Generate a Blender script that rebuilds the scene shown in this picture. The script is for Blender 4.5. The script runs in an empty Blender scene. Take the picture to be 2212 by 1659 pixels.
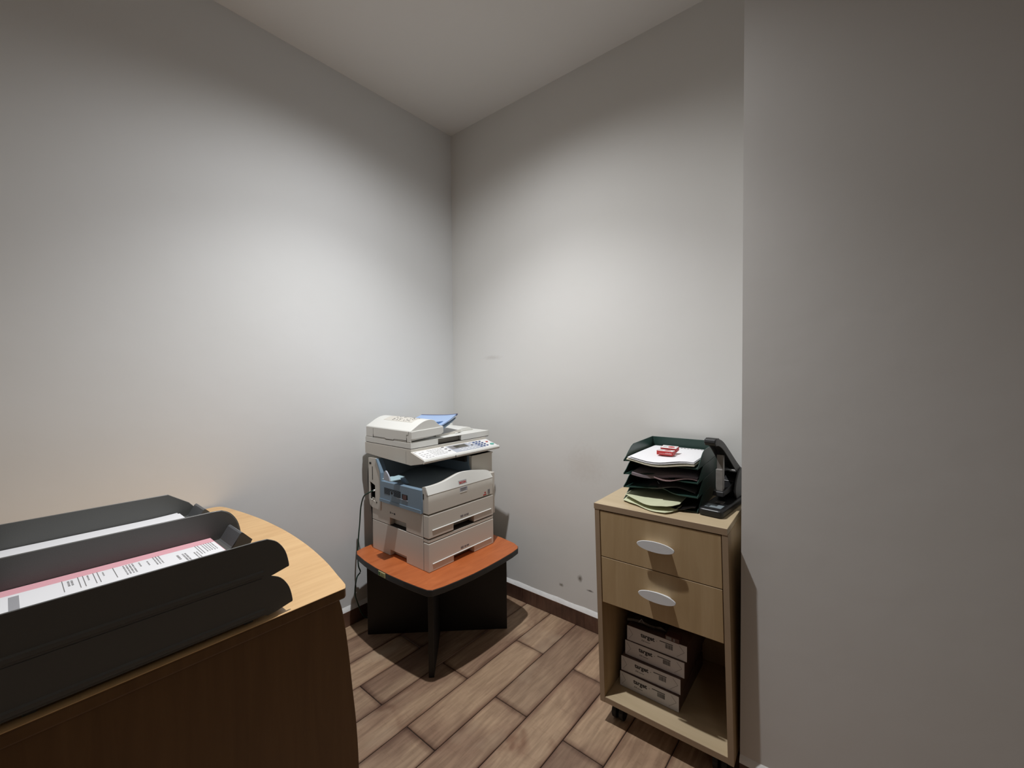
import bpy, bmesh, math, random
from mathutils import Vector, Matrix
random.seed(7)
S = bpy.context.scene
COL = S.collection

# ------------------------------------------------------------------ camera
cam_d = bpy.data.cameras.new('camera'); cam = bpy.data.objects.new('camera', cam_d); COL.objects.link(cam)
YAW, PIT, ROL = 0.690432829, 0.0255984973, -0.00809234187
cy_, sy_, cp_, sp_ = math.cos(YAW), math.sin(YAW), math.cos(PIT), math.sin(PIT)
F_ = Vector((-sy_*cp_, cy_*cp_, -sp_)); R_ = Vector((cy_, sy_, 0)); U_ = R_.cross(F_)
cr, sr = math.cos(ROL), math.sin(ROL)
R2 = R_*cr + U_*sr; U2 = R_*(-sr) + U_*cr
M = Matrix((R2, U2, -F_)).transposed().to_4x4(); M.translation = Vector((1.95582, -1.79425, 1.25))
cam.matrix_world = M
cam_d.sensor_fit = 'HORIZONTAL'; cam_d.sensor_width = 36; cam_d.lens = 910.176*36/2212
cam_d.clip_start = 0.02
S.camera = cam
# ------------------------------------------------------------------ light
w = bpy.data.worlds.new('world'); S.world = w; w.use_nodes = True
w.node_tree.nodes['Background'].inputs[0].default_value = (0.6, 0.6, 0.62, 1)
w.node_tree.nodes['Background'].inputs[1].default_value = 0.05
def lamp(name, kind, loc, power, col, **kw):
    d = bpy.data.lights.new(name, kind); d.energy = power; d.color = col
    for k, v in kw.items(): setattr(d, k, v)
    o = bpy.data.objects.new(name, d); COL.objects.link(o); o.location = loc
    return o
lamp('ceiling_downlight', 'SPOT', (0.88, -0.90, 2.68), 58, (0.985, 0.99, 1.0), spot_size=math.radians(154), spot_blend=1.0, shadow_soft_size=0.022)
lamp('ceiling_downlight_lens', 'SPOT', (0.88, -0.90, 2.68), 105, (0.985, 0.99, 1.0), spot_size=math.radians(106), spot_blend=1.0, shadow_soft_size=0.022)
lamp('rear_fill_light', 'AREA', (3.4, -3.6, 2.66), 6.0, (1.0, 0.93, 0.86), shape='DISK', size=0.5)  # unseen lamp added behind the camera as fill, no known fitting
V = S.view_settings
S.display_settings.display_device = 'sRGB'
V.view_transform = 'Standard'; V.look = 'None'; V.gamma = 1; V.use_curve_mapping = False
V.exposure = -0.13

# ------------------------------------------------------------------ materials
def mat(name, col, rough=0.6, metal=0.0, spec=0.5, noise=0.0, nscale=40, bump=0.0, bscale=200, coat=0.0, alpha=None):
    m = bpy.data.materials.new(name); m.use_nodes = True
    nt = m.node_tree; b = nt.nodes['Principled BSDF']
    b.inputs['Base Color'].default_value = (*col, 1); b.inputs['Roughness'].default_value = rough
    b.inputs['Metallic'].default_value = metal
    b.inputs['Specular IOR Level'].default_value = spec
    b.inputs['Coat Weight'].default_value = coat
    if noise or bump:
        tc = nt.nodes.new('ShaderNodeTexCoord')
    if noise:
        n = nt.nodes.new('ShaderNodeTexNoise'); n.inputs['Scale'].default_value = nscale; n.inputs['Detail'].default_value = 5
        nt.links.new(tc.outputs['Object'], n.inputs['Vector'])
        mx = nt.nodes.new('ShaderNodeMix'); mx.data_type = 'RGBA'; mx.blend_type = 'MIX'
        mx.inputs['A'].default_value = (*[max(0, c*(1-noise)) for c in col], 1)
        mx.inputs['B'].default_value = (*[min(1, c*(1+noise)) for c in col], 1)
        nt.links.new(n.outputs['Fac'], mx.inputs['Factor'])
        nt.links.new(mx.outputs['Result'], b.inputs['Base Color'])
    if bump:
        n2 = nt.nodes.new('ShaderNodeTexNoise'); n2.inputs['Scale'].default_value = bscale; n2.inputs['Detail'].default_value = 3
        nt.links.new(tc.outputs['Object'], n2.inputs['Vector'])
        bp = nt.nodes.new('ShaderNodeBump'); bp.inputs['Strength'].default_value = bump; bp.inputs['Distance'].default_value = 0.002
        nt.links.new(n2.outputs['Fac'], bp.inputs['Height']); nt.links.new(bp.outputs['Normal'], b.inputs['Normal'])
    return m

def wood(name, dark, light, axis='Z', scale=9, stretch=14, rough=0.45, contrast=(0.3, 0.7), coat=0.0):
    """laminate: noise stretched along the grain"""
    m = bpy.data.materials.new(name); m.use_nodes = True
    nt = m.node_tree; b = nt.nodes['Principled BSDF']; b.inputs['Roughness'].default_value = rough
    b.inputs['Coat Weight'].default_value = coat
    tc = nt.nodes.new('ShaderNodeTexCoord'); mp = nt.nodes.new('ShaderNodeMapping')
    sc = [scale*3]*3; sc['XYZ'.index(axis)] = scale*3/stretch
    mp.inputs['Scale'].default_value = sc
    nt.links.new(tc.outputs['Object'], mp.inputs['Vector'])
    n = nt.nodes.new('ShaderNodeTexNoise'); n.inputs['Scale'].default_value = 1.2; n.inputs['Detail'].default_value = 8; n.inputs['Roughness'].default_value = 0.6
    n.inputs['Distortion'].default_value = 0.6
    nt.links.new(mp.outputs[0], n.inputs['Vector'])
    r = nt.nodes.new('ShaderNodeValToRGB')
    r.color_ramp.elements[0].position = contrast[0]; r.color_ramp.elements[0].color = (*dark, 1)
    r.color_ramp.elements[1].position = contrast[1]; r.color_ramp.elements[1].color = (*light, 1)
    nt.links.new(n.outputs['Fac'], r.inputs['Fac']); nt.links.new(r.outputs['Color'], b.inputs['Base Color'])
    return m

def wall_mat(name, col, marks=(), patch=None):
    """painted plaster with faint roller relief, uneven tone, and scuff marks at given world points"""
    m = bpy.data.materials.new(name); m.use_nodes = True
    nt = m.node_tree; L = nt.links; b = nt.nodes['Principled BSDF']; b.inputs['Roughness'].default_value = 0.75
    b.inputs['Specular IOR Level'].default_value = 0.25
    tc = nt.nodes.new('ShaderNodeTexCoord')
    n = nt.nodes.new('ShaderNodeTexNoise'); n.inputs['Scale'].default_value = 1.6; n.inputs['Detail'].default_value = 4
    L.new(tc.outputs['Object'], n.inputs['Vector'])
    mx = nt.nodes.new('ShaderNodeMix'); mx.data_type = 'RGBA'
    mx.inputs['A'].default_value = (*[c*0.955 for c in col[:2]], col[2]*0.93, 1); mx.inputs['B'].default_value = (*[c*1.02 for c in col], 1)
    L.new(n.outputs['Fac'], mx.inputs['Factor'])
    last = mx.outputs['Result']
    for (p, sc, dark) in marks:
        mp = nt.nodes.new('ShaderNodeMapping'); mp.vector_type = 'POINT'
        mp.inputs['Location'].default_value = [-p[i]*sc[i] for i in range(3)]; mp.inputs['Scale'].default_value = sc
        L.new(tc.outputs['Object'], mp.inputs['Vector'])
        nz = nt.nodes.new('ShaderNodeTexNoise'); nz.inputs['Scale'].default_value = 60; L.new(tc.outputs['Object'], nz.inputs['Vector'])
        ln = nt.nodes.new('ShaderNodeVectorMath'); ln.operation = 'LENGTH'; L.new(mp.outputs[0], ln.inputs[0])
        ad = nt.nodes.new('ShaderNodeMath'); ad.operation = 'MULTIPLY_ADD'; ad.inputs[1].default_value = 0.9; L.new(nz.outputs['Fac'], ad.inputs[0]); L.new(ln.outputs['Value'], ad.inputs[2])
        mr = nt.nodes.new('ShaderNodeMapRange'); mr.inputs['From Min'].default_value = 0.6; mr.inputs['From Max'].default_value = 1.4
        mr.inputs['To Min'].default_value = 1.0; mr.inputs['To Max'].default_value = 0.0
        L.new(ad.outputs[0], mr.inputs['Value'])
        m2 = nt.nodes.new('ShaderNodeMix'); m2.data_type = 'RGBA'; L.new(mr.outputs['Result'], m2.inputs['Factor'])
        L.new(last, m2.inputs['A']); m2.inputs['B'].default_value = (*dark, 1); last = m2.outputs['Result']
    L.new(last, b.inputs['Base Color'])
    n2 = nt.nodes.new('ShaderNodeTexNoise'); n2.inputs['Scale'].default_value = 3.5; n2.inputs['Detail'].default_value = 6
    L.new(tc.outputs['Object'], n2.inputs['Vector'])
    bp = nt.nodes.new('ShaderNodeBump'); bp.inputs['Strength'].default_value = 0.25; bp.inputs['Distance'].default_value = 0.01
    L.new(n2.outputs['Fac'], bp.inputs['Height']); L.new(bp.outputs['Normal'], b.inputs['Normal'])
    return m

def plank_mat(name, base, dark, pale, tile_len):
    """wood-look tile: per-tile tone, grain along Y, brown smudges, a darker uneven rim"""
    m = bpy.data.materials.new(name); m.use_nodes = True
    nt = m.node_tree; L = nt.links; b = nt.nodes['Principled BSDF']; b.inputs['Roughness'].default_value = 0.5
    tc = nt.nodes.new('ShaderNodeTexCoord'); oi = nt.nodes.new('ShaderNodeObjectInfo')
    rn = nt.nodes.new('ShaderNodeVectorMath'); rn.operation = 'SCALE'; rn.inputs[0].default_value = (37, 91, 13); L.new(oi.outputs['Random'], rn.inputs['Scale'])
    ad = nt.nodes.new('ShaderNodeVectorMath'); ad.operation = 'ADD'; L.new(tc.outputs['Object'], ad.inputs[0]); L.new(rn.outputs[0], ad.inputs[1])
    def noise(scale, detail, mapscale, dist=0.0):
        mp = nt.nodes.new('ShaderNodeMapping'); mp.inputs['Scale'].default_value = mapscale; L.new(ad.outputs[0], mp.inputs['Vector'])
        n = nt.nodes.new('ShaderNodeTexNoise'); n.inputs['Scale'].default_value = scale; n.inputs['Detail'].default_value = detail; n.inputs['Distortion'].default_value = dist
        L.new(mp.outputs[0], n.inputs['Vector']); return n.outputs['Fac']
    def ramp(src, p0, c0, p1, c1):
        r = nt.nodes.new('ShaderNodeValToRGB'); r.color_ramp.elements[0].position = p0; r.color_ramp.elements[0].color = (*c0, 1)
        r.color_ramp.elements[1].position = p1; r.color_ramp.elements[1].color = (*c1, 1); L.new(src, r.inputs['Fac']); return r.outputs['Color']
    def mix(a, bb, fac, mode='MIX'):
        x = nt.nodes.new('ShaderNodeMix'); x.data_type = 'RGBA'; x.blend_type = mode
        for s, k in ((a, 'A'), (bb, 'B')):
            if isinstance(s, tuple): x.inputs[k].default_value = (*s, 1)
            else: L.new(s, x.inputs[k])
        if isinstance(fac, float): x.inputs['Factor'].default_value = fac
        else: L.new(fac, x.inputs['Factor'])
        return x.outputs['Result']
    tone = ramp(oi.outputs['Random'], 0.0, (0.80, 0.78, 0.77), 1.0, (1.10, 1.08, 1.04))
    big = ramp(noise(5, 5, (1, 0.45, 1), 0.8), 0.38, dark, 0.56, base)
    fine = ramp(noise(9, 8, (9, 0.9, 1), 0.4), 0.34, (0.74, 0.72, 0.70), 0.66, (1.12, 1.12, 1.12))
    saw = ramp(noise(14, 4, (1.6, 9, 1), 1.5), 0.30, (0.74, 0.68, 0.66), 0.42, (1, 1, 1))
    c = mix(big, fine, 0.85, 'MULTIPLY'); c = mix(c, saw, 0.4, 'MULTIPLY'); c = mix(c, tone, 1.0, 'MULTIPLY')
    # uneven darker band along the edges of each tile
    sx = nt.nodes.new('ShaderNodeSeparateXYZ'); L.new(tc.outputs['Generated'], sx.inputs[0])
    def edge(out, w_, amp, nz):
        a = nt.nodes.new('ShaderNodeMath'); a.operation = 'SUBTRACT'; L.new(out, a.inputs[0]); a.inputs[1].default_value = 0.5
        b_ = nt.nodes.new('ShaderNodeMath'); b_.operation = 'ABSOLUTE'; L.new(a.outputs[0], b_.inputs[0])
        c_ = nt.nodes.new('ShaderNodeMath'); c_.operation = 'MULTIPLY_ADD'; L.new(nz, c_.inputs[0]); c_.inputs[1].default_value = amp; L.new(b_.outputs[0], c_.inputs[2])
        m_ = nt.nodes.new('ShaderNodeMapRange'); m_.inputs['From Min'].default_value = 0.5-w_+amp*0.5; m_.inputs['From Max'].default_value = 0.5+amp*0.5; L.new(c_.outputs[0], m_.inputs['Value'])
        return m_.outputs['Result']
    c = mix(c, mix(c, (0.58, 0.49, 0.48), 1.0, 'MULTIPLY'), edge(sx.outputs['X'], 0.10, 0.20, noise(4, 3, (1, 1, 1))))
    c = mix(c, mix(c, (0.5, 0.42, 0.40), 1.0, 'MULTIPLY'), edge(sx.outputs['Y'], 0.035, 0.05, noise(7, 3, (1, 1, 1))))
    knot = ramp(noise(4.2, 3, (1.0, 0.8, 1), 1.2), 0.26, (0.50, 0.36, 0.32), 0.36, (1, 1, 1))
    c = mix(c, knot, 0.8, 'MULTIPLY')
    pl = nt.nodes.new('ShaderNodeMapRange'); pl.inputs['From Min'].default_value = 0.62; pl.inputs['From Max'].default_value = 0.75; L.new(noise(3, 4, (1, 0.6, 1)), pl.inputs['Value'])
    c = mix(c, pale, pl.outputs['Result'])
    L.new(c, b.inputs['Base Color'])
    bp = nt.nodes.new('ShaderNodeBump'); bp.inputs['Strength'].default_value = 0.3; bp.inputs['Distance'].default_value = 0.002
    L.new(noise(10, 6, (8, 1, 1), 0.4), bp.inputs['Height']); L.new(bp.outputs['Normal'], b.inputs['Normal'])
    return m

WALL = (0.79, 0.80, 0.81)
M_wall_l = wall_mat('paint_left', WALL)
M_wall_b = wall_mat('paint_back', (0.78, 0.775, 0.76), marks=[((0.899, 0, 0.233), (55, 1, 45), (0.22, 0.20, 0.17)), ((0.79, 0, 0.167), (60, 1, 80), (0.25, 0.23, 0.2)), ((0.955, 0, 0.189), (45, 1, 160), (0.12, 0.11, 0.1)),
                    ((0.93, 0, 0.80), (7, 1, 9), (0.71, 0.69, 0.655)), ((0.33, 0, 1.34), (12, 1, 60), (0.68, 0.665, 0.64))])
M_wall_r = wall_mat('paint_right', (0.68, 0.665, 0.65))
M_ceil = wall_mat('paint_ceiling', (0.80, 0.79, 0.78))
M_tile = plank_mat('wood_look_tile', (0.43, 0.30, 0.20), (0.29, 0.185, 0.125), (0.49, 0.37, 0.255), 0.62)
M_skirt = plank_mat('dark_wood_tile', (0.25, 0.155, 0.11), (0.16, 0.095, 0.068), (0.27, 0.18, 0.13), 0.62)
M_grout = mat('grout', (0.035, 0.026, 0.024), 0.9, noise=0.3, nscale=90)
M_caulk = mat('white_caulk', (0.88, 0.88, 0.87), 0.7, noise=0.12, nscale=30, bump=0.6, bscale=60)
M_beige = mat('beige_plastic', (0.67, 0.64, 0.575), 0.42, noise=0.02, nscale=4, bump=0.05, bscale=900)
M_beige_hi = mat('pale_beige_plastic', (0.76, 0.76, 0.72), 0.38, bump=0.05, bscale=900)
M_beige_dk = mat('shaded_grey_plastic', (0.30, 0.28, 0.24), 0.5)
M_gap = mat('dark_gap', (0.012, 0.01, 0.009), 0.8)
M_navy = mat('navy_plastic', (0.22, 0.275, 0.32), 0.42)
M_blue = mat('steel_blue_plastic', (0.21, 0.30, 0.39), 0.38)
M_lblue = mat('light_blue_plastic', (0.36, 0.50, 0.76), 0.35)
M_lcyan = mat('pale_cyan_plastic', (0.42, 0.58, 0.64), 0.35)
M_dblue = mat('denim_blue_plastic', (0.10, 0.19, 0.36), 0.4)
M_gpanel = mat('grey_blue_panel', (0.45, 0.48, 0.55), 0.35)
M_lcd = mat('lcd_glass', (0.09, 0.085, 0.07), 0.12)
M_key = mat('blue_key', (0.03, 0.07, 0.22), 0.35)
M_green = mat('green_key', (0.10, 0.42, 0.34), 0.35)
M_red = mat('red_key', (0.55, 0.10, 0.08), 0.4)
M_white = mat('white_plastic', (0.80, 0.80, 0.80), 0.4)
M_ink = mat('ink', (0.03, 0.03, 0.035), 0.6)
M_badge = mat('badge_grey', (0.42, 0.41, 0.41), 0.4)
M_greyink = mat('grey_ink', (0.23, 0.22, 0.22), 0.6)
M_redink = mat('red_ink', (0.50, 0.03, 0.03), 0.5)
M_cherry = wood('cherry_laminate', (0.42, 0.105, 0.028), (0.56, 0.16, 0.048), axis='Y', scale=9, stretch=5, rough=0.4)
M_black = mat('black_laminate', (0.0045, 0.004, 0.004), 0.55, bump=0.1, bscale=300)
M_edge = mat('black_edge_band', (0.022, 0.022, 0.022), 0.45)
M_maple = wood('maple_laminate', (0.42, 0.29, 0.15), (0.53, 0.385, 0.22), axis='Z', scale=5, stretch=9, rough=0.5)
M_mapleh = wood('maple_laminate_top', (0.50, 0.39, 0.24), (0.58, 0.46, 0.30), axis='X', scale=5, stretch=8, rough=0.5)
M_mapleE = mat('maple_edge', (0.36, 0.26, 0.17), 0.5, noise=0.08, nscale=20)
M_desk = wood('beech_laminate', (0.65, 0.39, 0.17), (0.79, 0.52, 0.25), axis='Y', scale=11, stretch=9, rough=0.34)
M_desk_shade = wood('beech_laminate_shaded', (0.120, 0.057, 0.017), (0.158, 0.080, 0.026), axis='Z', scale=9, stretch=12, rough=0.42)  # desk wood darkened: shade of the unlit faces put into the colour
M_tray = mat('charcoal_plastic', (0.105, 0.106, 0.100), 0.42, bump=0.08, bscale=500)
M_traylip = mat('dark_grey_plastic', (0.12, 0.125, 0.13), 0.4)
M_gtray = mat('dark_green_plastic', (0.022, 0.055, 0.045), 0.38)
M_paper = mat('white_paper', (0.86, 0.86, 0.88), 0.8)
M_paperE = mat('paper_stack_edge', (0.70, 0.66, 0.52), 0.85, noise=0.2, nscale=120)
M_pink = mat('pink_paper', (0.80, 0.42, 0.47), 0.8)
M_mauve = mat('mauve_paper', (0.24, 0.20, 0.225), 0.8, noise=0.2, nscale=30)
M_yellow = mat('pale_yellow_folder', (0.60, 0.62, 0.42), 0.75, noise=0.1, nscale=25, bump=0.4, bscale=60)
M_ream = mat('ream_wrap', (0.68, 0.66, 0.68), 0.45, noise=0.04, nscale=20, bump=0.5, bscale=25)
M_reamtop = mat('ream_top', (0.12, 0.075, 0.065), 0.4, noise=0.4, nscale=18)
M_film = mat('black_film', (0.012, 0.010, 0.010), 0.25, bump=0.8, bscale=30)
M_darkred = mat('dark_red_card', (0.10, 0.045, 0.04), 0.6)
M_metal = mat('brushed_steel', (0.80, 0.82, 0.84), 0.42, metal=0.1, bump=0.1, bscale=400)
M_metalg2 = mat('worn_steel', (0.27, 0.255, 0.24), 0.5, metal=0.2, noise=0.3, nscale=60)
M_metalg = mat('grey_steel', (0.34, 0.32, 0.30), 0.35, metal=0.6, noise=0.2, nscale=60)
M_punch = mat('black_gloss', (0.012, 0.012, 0.013), 0.42)
M_punchg = mat('charcoal_grip', (0.055, 0.055, 0.055), 0.4)
M_label = mat('grey_label', (0.22, 0.26, 0.28), 0.5, noise=0.3, nscale=90)
M_rubber = mat('black_rubber', (0.012, 0.012, 0.012), 0.6)
M_cordg = mat('dark_green_cord', (0.015, 0.05, 0.035), 0.45)
M_sticker = mat('yellow_sticker', (0.55, 0.50, 0.25), 0.6)
M_stgreen = mat('green_ink', (0.05, 0.18, 0.06), 0.6)

PRINTS = {'print', 'printed_legend', 'label_print', 'barcode', 'print_bar', 'vent', 'punched_line', 'side_print', 'small_print', 'size_print', 'plate_print', 'sticker_print', 'hood_seam', 'fold_crease', 'print_band', 'switch_ledge', 'lettering', 'emblem'}
# ------------------------------------------------------------------ builders
class G:
    def __init__(s): s.v = []; s.f = []
    def add(s, v, f):
        n = len(s.v); s.v += [tuple(p) for p in v]; s.f += [tuple(i+n for i in q) for q in f]; return s
    def box(s, a, b):
        x0, y0, z0 = [min(p, q) for p, q in zip(a, b)]; x1, y1, z1 = [max(p, q) for p, q in zip(a, b)]
        return s.add([(x0,y0,z0),(x1,y0,z0),(x1,y1,z0),(x0,y1,z0),(x0,y0,z1),(x1,y0,z1),(x1,y1,z1),(x0,y1,z1)],
                     [(0,3,2,1),(4,5,6,7),(0,1,5,4),(1,2,6,5),(2,3,7,6),(3,0,4,7)])
    def prism(s, poly, ax, a, b):
        """poly: 2-D outline in the plane across axis ax (kept in x,y,z order), swept from a to b"""
        def P(p, t):
            q = list(p); q.insert(ax, t); return q
        n = len(poly); v = [P(p, a) for p in poly] + [P(p, b) for p in poly]
        f = [tuple(range(n)), tuple(range(2*n-1, n-1, -1))]
        f += [(i, n+i, n+(i+1) % n, (i+1) % n) for i in range(n)]
        return s.add(v, f)
    def loft(s, A, B):
        """closed solid between two outlines with the same number of points"""
        n = len(A)
        f = [tuple(range(n)), tuple(range(2*n-1, n-1, -1))] + [(i, n+i, n+(i+1) % n, (i+1) % n) for i in range(n)]
        return s.add(list(A)+list(B), f)
    def rings(s, R, cap=True):
        n = len(R[0]); v = [p for r in R for p in r]; f = []
        for k in range(len(R)-1):
            f += [(k*n+i, (k+1)*n+i, (k+1)*n+(i+1) % n, k*n+(i+1) % n) for i in range(n)]
        if cap: f += [tuple(range(n)), tuple(range(len(v)-1, len(v)-n-1, -1))]
        return s.add(v, f)
    def tube(s, pts, r, n=8):
        P = [Vector(p) for p in pts]; R = []; up = Vector((0.31, 0.17, 0.93))
        for i, p in enumerate(P):
            t = (P[min(i+1, len(P)-1)] - P[max(i-1, 0)]).normalized()
            a = t.cross(up).normalized(); b = t.cross(a)
            R.append([tuple(p + (a*math.cos(k*2*math.pi/n) + b*math.sin(k*2*math.pi/n))*r) for k in range(n)])
        return s.rings(R)
    def cyl(s, c, ax, r, h, n=16, r2=None):
        r2 = r if r2 is None else r2; A = []; B = []
        for k in range(n):
            a = k*2*math.pi/n; q = [math.cos(a)*r, math.sin(a)*r]; q2 = [math.cos(a)*r2, math.sin(a)*r2]
            q.insert(ax, 0); q2.insert(ax, h)
            A.append([c[i]+q[i] for i in range(3)]); B.append([c[i]+q2[i] for i in range(3)])
        return s.loft(A, B)
    def sheet(s, grid, th):
        """thin solid sheet from a grid of top points, thickness th downwards"""
        m = len(grid); n = len(grid[0]); top = [p for r in grid for p in r]; bot = [(p[0], p[1], p[2]-th) for p in top]
        N = m*n; f = []
        for i in range(m-1):
            for j in range(n-1):
                a, b, c, d = i*n+j, i*n+j+1, (i+1)*n+j+1, (i+1)*n+j
                f += [(a, b, c, d), (N+d, N+c, N+b, N+a)]
        for i in range(m-1):
            f += [(i*n, (i+1)*n, N+(i+1)*n, N+i*n), (i*n+n-1, N+i*n+n-1, N+(i+1)*n+n-1, (i+1)*n+n-1)]
        for j in range(n-1):
            f += [(j, N+j, N+j+1, j+1), ((m-1)*n+j, (m-1)*n+j+1, N+(m-1)*n+j+1, N+(m-1)*n+j)]
        return s.add(top+bot, f)

def curve(pts, n=6):
    """Catmull-Rom through 2-D or 3-D points"""
    P = [Vector(p) for p in pts]; out = []
    for i in range(len(P)-1):
        p0, p1, p2, p3 = P[max(i-1, 0)], P[i], P[i+1], P[min(i+2, len(P)-1)]
        for k in range(n):
            t = k/n
            out.append(tuple(0.5*((2*p1) + (p2-p0)*t + (2*p0-5*p1+4*p2-p3)*t*t + (3*p1-p0-3*p2+p3)*t**3)))
    out.append(tuple(P[-1])); return out

def rrect(x0, y0, x1, y1, r, n=4):
    o = []
    for cx, cy, a0 in ((x1-r, y0+r, -90), (x1-r, y1-r, 0), (x0+r, y1-r, 90), (x0+r, y0+r, 180)):
        for k in range(n+1):
            a = math.radians(a0+90*k/n); o.append((cx+r*math.cos(a), cy+r*math.sin(a)))
    return o

def build(name, g, m, parent=None, org=None, bevel=0.0, seg=2, smooth=False, label=None, kind=None, fn=None):
    """ONE mesh object. Verts are given in the thing's world frame (or its local frame when parent['local'])"""
    if org is None:
        org = Vector((0, 0, 0))
        q = parent
        while q is not None:
            org += Vector(q.get('org', (0, 0, 0))); q = None if q.get('own', False) else q.parent
    me = bpy.data.meshes.new(name)
    vs = [fn(v) for v in g.v] if fn else g.v
    me.from_pydata([Vector(v)-Vector(org) for v in vs], [], g.f)
    bm = bmesh.new(); bm.from_mesh(me); bmesh.ops.recalc_face_normals(bm, faces=bm.faces); bm.to_mesh(me); bm.free()
    me.materials.append(m); me.update()
    o = bpy.data.objects.new(name, me); COL.objects.link(o)
    if parent is not None: o.parent = parent
    if bevel:
        b = o.modifiers.new('bevel', 'BEVEL'); b.width = bevel; b.segments = seg; b.limit_method = 'ANGLE'; b.angle_limit = math.radians(35)
        b.harden_normals = False
    if smooth:
        for p in me.polygons: p.use_smooth = True
        es = o.modifiers.new('split', 'EDGE_SPLIT'); es.split_angle = math.radians(38)
    if label: o['label'] = label
    if name in PRINTS: o['kind'] = 'stuff'
    if kind: o['kind'] = kind
    return o

def thing(name, label, cat, loc, rotz=0, group=None, local=False):
    o = bpy.data.objects.new(name, None); COL.objects.link(o); o.location = loc; o.rotation_euler = (0, 0, rotz)
    o.empty_display_size = 0.05
    o['label'] = label; o['category'] = cat
    if not local: o['org'] = tuple(loc)
    if group: o['group'] = group
    return o
def tag(o, label, cat, group=None):
    o['label'] = label; o['category'] = cat
    if group: o['group'] = group
    return o
def struct(name, g, m, **k):
    return build(name, g, m, kind='structure', **k)

def lettering(text, size, mat_, parent, matrix, bold=0.0, name='lettering', ext=0.0002):
    cu = bpy.data.curves.new('txt', 'FONT'); cu.body = text; cu.size = size; cu.extrude = ext; cu.offset = bold; cu.resolution_u = 3
    t = bpy.data.objects.new('txt', cu); COL.objects.link(t)
    dg = bpy.context.evaluated_depsgraph_get(); me = bpy.data.meshes.new_from_object(t.evaluated_get(dg))
    bpy.data.objects.remove(t)
    me.transform(matrix); me.materials.clear(); me.materials.append(mat_)
    o = bpy.data.objects.new(name, me); COL.objects.link(o); o.parent = parent
    return o

# ------------------------------------------------------------------ the room
CZ = 2.71; RX, RY = 5.2, -5.2; PX, PY = 1.6875, -0.4018
struct('wall_left', G().box((-0.12, RY, 0), (0, 0.12, CZ)), M_wall_l)
struct('wall_back', G().box((0, 0, 0), (PX, 0.12, CZ)), M_wall_b)
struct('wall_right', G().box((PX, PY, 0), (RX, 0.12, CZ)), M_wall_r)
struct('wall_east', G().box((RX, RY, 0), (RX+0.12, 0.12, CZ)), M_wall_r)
struct('wall_south', G().box((-0.12, RY-0.12, 0), (RX+0.12, RY, CZ)), M_wall_l)
struct('ceiling', G().box((-0.12, RY-0.12, CZ), (RX+0.12, 0.12, CZ+0.1)), M_ceil)
floor = struct('floor', G().box((-0.12, RY-0.12, -0.12), (RX+0.12, 0.12, -0.004)), M_grout)
# planks of wood-look tile, running bond, each its own piece
PW, PLN, GAP = 0.1535, 0.62, 0.0028
pmesh = {}
def plank(x0, y0, x1, y1):
    w_, l_ = round(x1-x0, 4), round(y1-y0, 4)
    if w_ < 0.01 or l_ < 0.01: return
    key = (w_, l_)
    c = Vector(((x0+x1)/2, (y0+y1)/2, 0))
    if key not in pmesh:
        g = G(); e = 0.0016
        hx, hy = w_/2, l_/2
        A = [(-hx, -hy, -0.008), (hx, -hy, -0.008), (hx, hy, -0.008), (-hx, hy, -0.008)]
        B = [(-hx, -hy, -e), (hx, -hy, -e), (hx, hy, -e), (-hx, hy, -e)]
        D = [(-hx+e, -hy+e, 0), (hx-e, -hy+e, 0), (hx-e, hy-e, 0), (-hx+e, hy-e, 0)]
        g.rings([A, B, D])
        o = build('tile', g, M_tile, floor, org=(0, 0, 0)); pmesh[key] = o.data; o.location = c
    else:
        o = bpy.data.objects.new('tile', pmesh[key]); COL.objects.link(o); o.parent = floor; o.location = c
r0 = -6
for k in range(r0, 22):
    x0 = 0.8815 + PW*k; x1 = x0 + PW - GAP
    if x1 <= 0 or x0 >= 3.4: continue
    off = -0.607 if k % 2 == 0 else -0.288
    for n in range(-6, 3):
        y0 = off + PLN*n; y1 = y0 + PLN - GAP
        if y0 > -0.01 or y1 < -3.0: continue
        X0, X1, Y1 = max(x0, 0.002), x1, min(y1, -0.002)
        if X1 > PX and y1 > PY:
            if X0 >= PX: Y1 = min(Y1, PY-0.002)
        plank(X0, y0, X1, Y1)
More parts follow.
